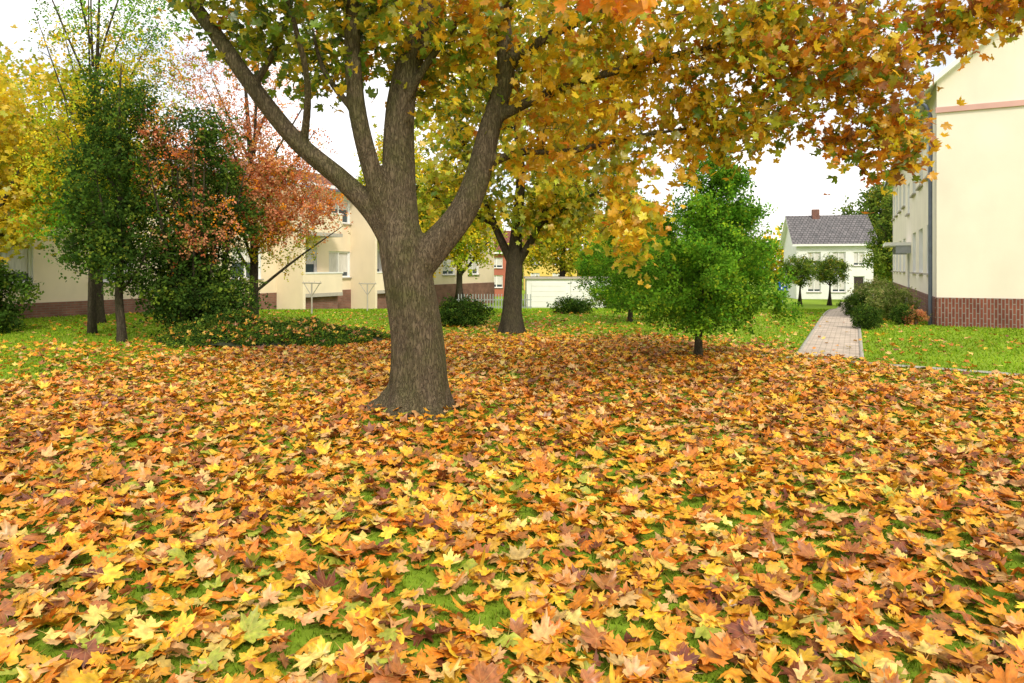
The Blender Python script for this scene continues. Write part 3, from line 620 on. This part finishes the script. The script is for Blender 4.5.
# right building
B = Bld('apartment_building'); o = np.array([10.98, 17.65, 0]); n = -W
ops = []
for k in range(8):
    s0 = 1.3+k*2.7
    if k == 3:
        ops += [(s0+.2, .35, s0+1.3, 2.3, 'door'), (s0+.2, 3.6, s0+1.3, 4.8, 'w2')]
    else: ops += [(s0, 1.35, s0+1.4, 2.75, 'w2'), (s0, 4.1, s0+1.4, 5.45, 'w2')]
B.wall(o, U, n, 22.4, -.9, 6.3, ops, M_cream2, .74, plm=M_brick)
B.wall(o+W*10, -W, -U, 10, -.9, 6.3, [], M_cream2, .74, plm=M_brick)
pitch = math.radians(40); rise = 5*math.tan(pitch)
g = B.g('gable', M_cream2); g.quad([o+UP*6.3, o+W*10+UP*6.3, o+W*5+UP*(6.3+rise)])
B.wall(o+U*22.4+W*0, W, U, 10, -1.2, 6.3, [], M_cream2)
B.gable_roof(o, U, n, 22.4, 10, 6.3, pitch, M_roofr, .3)
B.g('string_course', M_pink).box(o-U*.004+UP*5.5-W*.03, W*10.03, UP*.14, -U*.05)
B.g('canopy', M_white).box(o+U*8.9+UP*2.35, U*2.4, UP*.12, n*.85)
B.g('canopy_brackets', M_grey).box(o+U*8.95+UP*2.05+n*.002, U*.05, UP*.3, n*.5); B.g('canopy_brackets', M_grey).box(o+U*11.2+UP*2.05+n*.002, U*.05, UP*.3, n*.5)
B.g('entrance_steps', M_kerb).box(o+U*9.1+UP*-.6, U*1.8, UP*.9, n*1.0)
B.g('entrance_steps', M_kerb).box(o+U*9.1+UP*-.6+n*1.002, U*1.8, UP*.72, n*.35)
B.g('gutter', M_zinc).box(o-U*.3+n*.31+UP*5.98, U*23, UP*.1, n*.12)
B.done()
tb = Tubes(); c0 = o+U*.25+n*.12
tb.add([c0+UP*-.1, c0+UP*2, c0+UP*4, c0+UP*5.5, c0+n*.2+UP*5.85, c0+n*.25+UP*6.0], [.05]*6, 10, 2); tb.build('downpipe', B.e, M_zinc)
# left buildings
def left_block(name, o, L_, wins, balc, H=5.65, D=9, wallm=M_cream, roof=M_roofr, plm=M_plinth, z0=-1.2, pd=40):
    B = Bld(name); n = W; o = np.array([o[0], o[1], 0.])
    ops = []
    for s0 in wins: ops += [(s0, 1.05, s0+1.5, 2.3, 'w2'), (s0, 3.65, s0+1.5, 4.85, 'w2')]
    for s0 in balc: ops += [(s0+.3, .55, s0+1.1, 2.45, 'w1'), (s0+1.25, 1.2, s0+2.3, 2.45, 'w1'), (s0+.3, 3.2, s0+1.1, 4.95, 'w1'), (s0+1.25, 3.8, s0+2.3, 4.95, 'w1')]
    B.wall(o, U, n, L_, z0, H, ops, wallm, .45, plm=plm)
    B.wall(o+U*L_, -W, U, D, z0, H, [], wallm, .45, plm=plm)
    B.wall(o-W*D, W, -U, D, z0, H, [(2, 1.2, 3.2, 2.4, 'w2'), (5.6, 1.2, 6.8, 2.4, 'w2'), (2, 3.6, 3.2, 4.8, 'w2'), (5.6, 3.6, 6.8, 4.8, 'w2')], wallm, .45, plm=plm)
    pt = math.radians(pd); g = B.g('gable', wallm)
    for q in (0, L_): g.quad([o+U*q+UP*H, o+U*q-W*D+UP*H, o+U*q-W*D/2+UP*(H+D/2*math.tan(pt))])
    B.gable_roof(o, U, n, L_, D, H, pt, roof, .45)
    for s0 in balc:
        for zf in (.4, 3.05):
            p = o+U*s0+UP*(zf-.15)+n*.003
            B.g('balcony_slabs', M_stone).box(p, U*2.6, UP*.15, n*1.25)
            p = p+UP*.153; h_ = .85
            B.g('balcony_parapets', wallm).box(p+n*1.13, U*2.6, UP*h_, n*.10)
            B.g('balcony_parapets', wallm).box(p, U*.10, UP*h_, n*1.127); B.g('balcony_parapets', wallm).box(p+U*2.5, U*.10, UP*h_, n*1.127)
            B.g('balcony_rails', M_white).box(p+n*1.10+UP*(h_+.004)-U*.03, U*2.66, UP*.06, n*.16)
        B.g('partition', wallm).box(o+U*(s0-.18)+n*.003+UP*z0, U*.16, UP*(H-z0-.3), n*1.5)
        B.g('balcony_base', plm).box(o+U*(s0+.1)+n*.04+UP*z0, U*2.4, UP*(.24-z0), n*1.0)
    B.g('gutter', M_zinc).box(o+n*.46+UP*(H-.25), U*L_, UP*.1, n*.12)
    B.done(); return B
left_block('apartment_building', (-13.6-.448*4, 22-.894*4), 19.5, [.8, 4, 7, 9.6, 15.2], [12.1, 16.9], H=5.3, pd=16)
left_block('apartment_building', (-4.9, 43), 8, [1, 4.2], [], H=4.8, z0=-1.8, pd=25)
left_block('apartment_building', (-9.5, 62), 10, [1.5, 5], [], H=4.6, wallm=M_cream2, z0=-2.2, pd=25)

def house(name, x, y, w, d, z0, H, pitch, wallm, roofm, ops, ang=0.):
    B = Bld(name); a = np.array([math.cos(ang), math.sin(ang), 0]); n = np.array([a[1], -a[0], 0]); o = np.array([x, y, 0.])
    B.wall(o, a, n, w, z0, z0+H, [(q[0], z0+q[1], q[2], z0+q[3], q[4]) for q in ops], wallm)
    B.wall(o+a*w, -n, a, d, z0, z0+H, [(d*.3, z0+1, d*.3+1.1, z0+2.2, 'w2')], wallm); B.wall(o-n*d, n, -a, d, z0, z0+H, [], wallm); B.wall(o+a*w-n*d, -a, -n, w, z0, z0+H, [], wallm)
    g = B.g('gable', wallm); zt = z0+H
    for q in (0, w): g.quad([o+a*q+UP*zt, o+a*q-n*d+UP*zt, o+a*q-n*d/2+UP*(zt+d/2*math.tan(pitch))])
    B.gable_roof(o, a, n, w, d, zt, pitch, roofm, .4, .18)
    B.g('chimney', M_brick).box(o+a*w*.3-n*d*.5+UP*(zt+d/2*math.tan(pitch)-.5), a*.6, UP*1.2, n*.5)
    B.done(); return B
wo = [(.9, 3.0, 2.0, 4.2, 'w2'), (2.9, 3.0, 4.0, 4.2, 'w2'), (4.6, 3.0, 5.5, 4.2, 'w2'), (.9, .7, 2.0, 1.9, 'w2'), (2.9, .7, 4.0, 1.9, 'w2'), (4.6, .1, 5.5, 2.1, 'door')]
house('white_house', 25.0, 60, 6.2, 6.5, -1.3, 5.0, math.radians(37), M_white, M_roofg, wo, -.22)
house('yellow_house', 1.5, 84, 6.5, 7, -1.3, 5.2, math.radians(30), M_yel, M_roofr, [(.8, 3.2, 1.9, 4.4, 'w2'), (3.5, 3.2, 4.6, 4.4, 'w2'), (.8, 1, 1.9, 2.2, 'w2'), (3.5, 1, 4.6, 2.2, 'w2')])
house('red_house', -3.0, 66, 3.0, 7, -1.3, 4.4, math.radians(30), M_red, M_roofr, [(.9, 2.8, 2.1, 3.8, 'w2'), (.9, .9, 2.1, 2.1, 'w2')])
B = Bld('garage'); o = np.array([.9, 42, 0.]); a = np.array([1., 0, 0]); n = np.array([0, -1., 0])
B.wall(o, a, n, 5.2, -1.3, .82, [], M_white); B.wall(o-n*5, n, -a, 5, -1.3, .82, [], M_white); B.wall(o+a*5.2, -n, a, 5, -1.3, .82, [], M_white); B.wall(o+a*5.2-n*5, -a, -n, 5.2, -1.3, .82, [], M_white)
B.g('roof_slab', M_stone).box(o+UP*.822-a*.1+n*.12, a*5.4, UP*.10, -n*5.3)
for k in range(2):
    p = o+a*(.3+k*2.4)+n*.003+UP*-1.0; B.g('garage_doors', M_white).box(p, a*2.1, UP*1.6, n*.04)
    for j in range(5): B.g('door_ribs', M_curt).box(p+n*.042+UP*(.1+j*.32), a*2.1, UP*.02, n*.008)
B.done()
B = Bld('garden_fence')
for k in range(26):
    x = -3+k*.16; B.g('pickets', M_grey).box((x, 38, -.85), (.05, 0, 0), (0, .03, 0), (0, 0, .9))
B.g('rails', M_grey).box((-3.1, 38.032, -.3), (4.2, 0, 0), (0, .03, 0), (0, 0, .05)); B.g('rails', M_grey).box((-3.1, 38.032, -.7), (4.2, 0, 0), (0, .03, 0), (0, 0, .05))
B.done()

def drying_post(x, y):
    z = float(hgt(x, y)); e = empty('clothes_drying_post'); tb = Tubes(); q = W*.40; p = np.array([x, y, z])
    tb.add([p-UP*.1, p+UP*1.05], [.026, .026], 8); tb.add([p-q+UP*1.03, p+q+UP*1.03], [.02, .02], 8)
    tb.add([p+UP*.6, p-q*.85+UP*1.02], [.016, .016], 6); tb.add([p+UP*.6, p+q*.85+UP*1.02], [.016, .016], 6)
    for s_ in (-1, -.33, .33, 1): tb.add([p+q*s_*.92+UP*1.04, p+q*s_*.92+UP*1.10], [.007, .007], 5)
    tb.build('frame', e, M_stone)
for x, y in [(-6.6, 22.5), (-5.4, 25.5), (-8.7, 21.8)]: drying_post(x, y)
e = empty('parking_sign'); x, y = 19.8, 50; z = float(hgt(x, y)); tb = Tubes(); tb.add([(x, y, z-.1), (x, y, z+1.6)], [.035, .035], 8); tb.build('post', e, M_grey)
mb = MB(); mb.box((x-.35, y-.06, z+.9), (.7, 0, 0), (0, .03, 0), (0, 0, .7)); mb.build('panel', e, M_blue)
mb = MB(); mb.box((x-.12, y-.072, z+1.0), (.09, 0, 0), (0, .008, 0), (0, 0, .5)); mb.box((x-.03, y-.072, z+1.42), (.16, 0, 0), (0, .008, 0), (0, 0, .08)); mb.box((x-.03, y-.072, z+1.22), (.16, 0, 0), (0, .008, 0), (0, 0, .08)); mb.box((x+.13, y-.072, z+1.22), (.08, 0, 0), (0, .008, 0), (0, 0, .28)); mb.build('letter', e, M_white)

for x, y in [(19.0, 45), (21.2, 45.5)]:
    z = float(hgt(x, y)); L_ = [([(x, y, z-.1), (x, y, z+.8), (x, y, z+1.6), (x, y, z+2.4)], [.07, .06, .05, .02])]
    for i in range(6): L_.append(([(x, y, z+1.3), (x+.5*math.cos(i), y+.5*math.sin(i), z+1.8), (x+.8*math.cos(i), y+.8*math.sin(i), z+2.3)], [.03, .02, .01]))
    tree('ball_tree', L_, [((x, y, z+2.4), (1.0, 1.0, .85), 110, 14, .14, .14, 'bg')], T_sprig, PAL, M_bark2, M_leafb, int(x*7), tr_sides=8)

def bgtree(name, x, y, h, r, key, seed, n=140, ls=.3, lp=16, low=.42, minz=.06):
    z = float(hgt(x, y)); L_ = [([(x, y, z-.2), (x, y, z+h*.25), (x+.1, y, z+h*.55), (x, y, z+h*.92)], [h*.026, h*.02, h*.014, .03])]
    for i in range(7):
        a = i*2.4; L_.append(([(x, y, z+h*(.22+.05*i)), (x+r*.4*math.cos(a), y+r*.4*math.sin(a), z+h*(.36+.06*i)), (x+r*.75*math.cos(a), y+r*.75*math.sin(a), z+h*(.5+.06*i))], [h*.011, h*.007, .02]))
    cl = [((x, y, z+h*low), (r*.95, r*.95, h*.2), n//2, lp, r*.11, ls, key), ((x, y, z+h*.65), (r*.9, r*.9, h*.2), n//2, lp, r*.11, ls, key), ((x, y, z+h*.86), (r*.5, r*.5, h*.13), n//5, lp, r*.1, ls, key)]
    return tree(name, L_, cl, T_sprig, PAL, M_bark2, M_leafb, seed, tr_sides=8, twig=.012, minz=minz)
bgtree('birch_tree', -6.6, 40, 10.5, 3.2, 'lime', 301, 190, .27)
bgtree('linden_tree', -3.0, 39, 8.5, 2.6, 'lime', 302, 150, .26, low=.48)
bgtree('linden_tree', 3.4, 46, 9.5, 3.2, 'lime', 310, 160, .3)
bgtree('linden_tree', 28.3, 50, 8, 2.2, 'bg', 303, 170, .26)
bgtree('linden_tree', 16.5, 54, 8.0, 3.4, 'bg', 304, 180, .3)
bgtree('linden_tree', 9.0, 50, 7.5, 3.4, 'bg', 305, 170, .3)
bgtree('ash_tree', 35.0, 64, 11, 4.5, 'bg', 306, 170, .42)
bgtree('linden_tree', -14.6, 18.6, 7.5, 2.4, 'yl', 307, 130, .2, low=.5, minz=1.6)
bgtree('linden_tree', -11.3, 18.6, 7.0, 1.8, 'lime', 309, 130, .17, low=.5, minz=1.7)
bgtree('linden_tree', -27, 22, 11, 4, 'bg', 308, 140, .35)

e = empty('distant_trees'); rr = np.random.default_rng(12); PP = []; CC = []
ktree = 64
for i in range(ktree):
    a = -1.25+2.5*i/(ktree-1)+rr.normal(0, .015); D = rr.uniform(98, 128); cx, cy = D*math.sin(a), D*math.cos(a); h = rr.uniform(4, 8.5); r = rr.uniform(3, 5)
    n = 420; d = rr.normal(0, 1, (n, 3)); d /= np.linalg.norm(d, axis=1, keepdims=True); lob = 1+.22*np.sin(d[:, :1]*6+i)+.18*np.sin(d[:, 2:]*8+i*2)
    PP.append(np.array([cx, cy, -1.2+h*.55])+d*lob*np.array([r, r, h*.5])*rr.uniform(.6, 1, (n, 1))); cols, w = PAL['bg' if rr.random() < .7 else 'lime']
    CC.append(pal(n, cols, w, rr)*rr.uniform(.7, 1.1))
PP = np.vstack(PP); CC = np.vstack(CC); k = rr.integers(0, 4, len(PP))
for j in range(4): q_ = k == j; scatter('crowns_%d' % j, T_sprig[j], PP[q_], rr.normal(0, 1, (q_.sum(), 3)), rr.uniform(.6, 1.1, q_.sum()), CC[q_], 0, e, M_leafb, j)

# ------------------------------------------------------------ light and sky
w = bpy.data.worlds.new('World'); bpy.context.scene.world = w; w.use_nodes = True; nt = w.node_tree; nt.nodes.clear(); N = nt.nodes.new; L = nt.links.new
EL = 42; AZ = 160
sky = N('ShaderNodeTexSky'); sky.sky_type = 'NISHITA'; sky.sun_disc = False; sky.sun_elevation = math.radians(EL); sky.sun_rotation = math.radians(AZ)
sky.air_density = 1; sky.dust_density = 2
tc = N('ShaderNodeTexCoord'); mp = N('ShaderNodeMapping'); mp.inputs['Scale'].default_value = (1, 1, 2.2); L(tc.outputs['Generated'], mp.inputs[0])
n = N('ShaderNodeTexNoise'); n.inputs['Scale'].default_value = 2.6; n.inputs['Detail'].default_value = 7; n.inputs['Roughness'].default_value = .55; L(mp.outputs[0], n.inputs['Vector'])
r = N('ShaderNodeMapRange'); r.inputs[1].default_value = .36; r.inputs[2].default_value = .56; r.inputs[3].default_value = .45; r.inputs[4].default_value = 1; L(n.outputs[0], r.inputs[0])
mx = N('ShaderNodeMix'); mx.data_type = 'RGBA'; mx.inputs[7].default_value = (11.2, 10.8, 10.4, 1); L(r.outputs[0], mx.inputs[0]); L(sky.outputs[0], mx.inputs[6])
bg = N('ShaderNodeBackground'); bg.inputs[1].default_value = .15; L(mx.outputs[2], bg.inputs[0])
o = N('ShaderNodeOutputWorld'); L(bg.outputs[0], o.inputs[0])
sd = bpy.data.lights.new('sun', 'SUN'); sd.energy = 2.9; sd.angle = math.radians(9); sd.color = (1, .91, .77); so = bpy.data.objects.new('sun', sd); C.objects.link(so)
az = math.radians(AZ); el = math.radians(EL); ts = Vector((math.sin(az)*math.cos(el), math.cos(az)*math.cos(el), math.sin(el)))
so.rotation_euler = ts.to_track_quat('Z', 'Y').to_euler(); so.location = (5, -5, 15)

cam = bpy.data.cameras.new('camera'); cam.lens = 24; cam.sensor_width = 36; cam.shift_y = -.0718; cam.clip_end = 2000; cam.clip_start = .05
co = bpy.data.objects.new('camera', cam); co.location = (0, 0, 1.5); co.rotation_euler = (math.radians(90), 0, 0); C.objects.link(co)
bpy.context.scene.camera = co
s = bpy.context.scene; s.view_settings.view_transform = 'Standard'; s.view_settings.look = 'None'; s.view_settings.exposure = 0
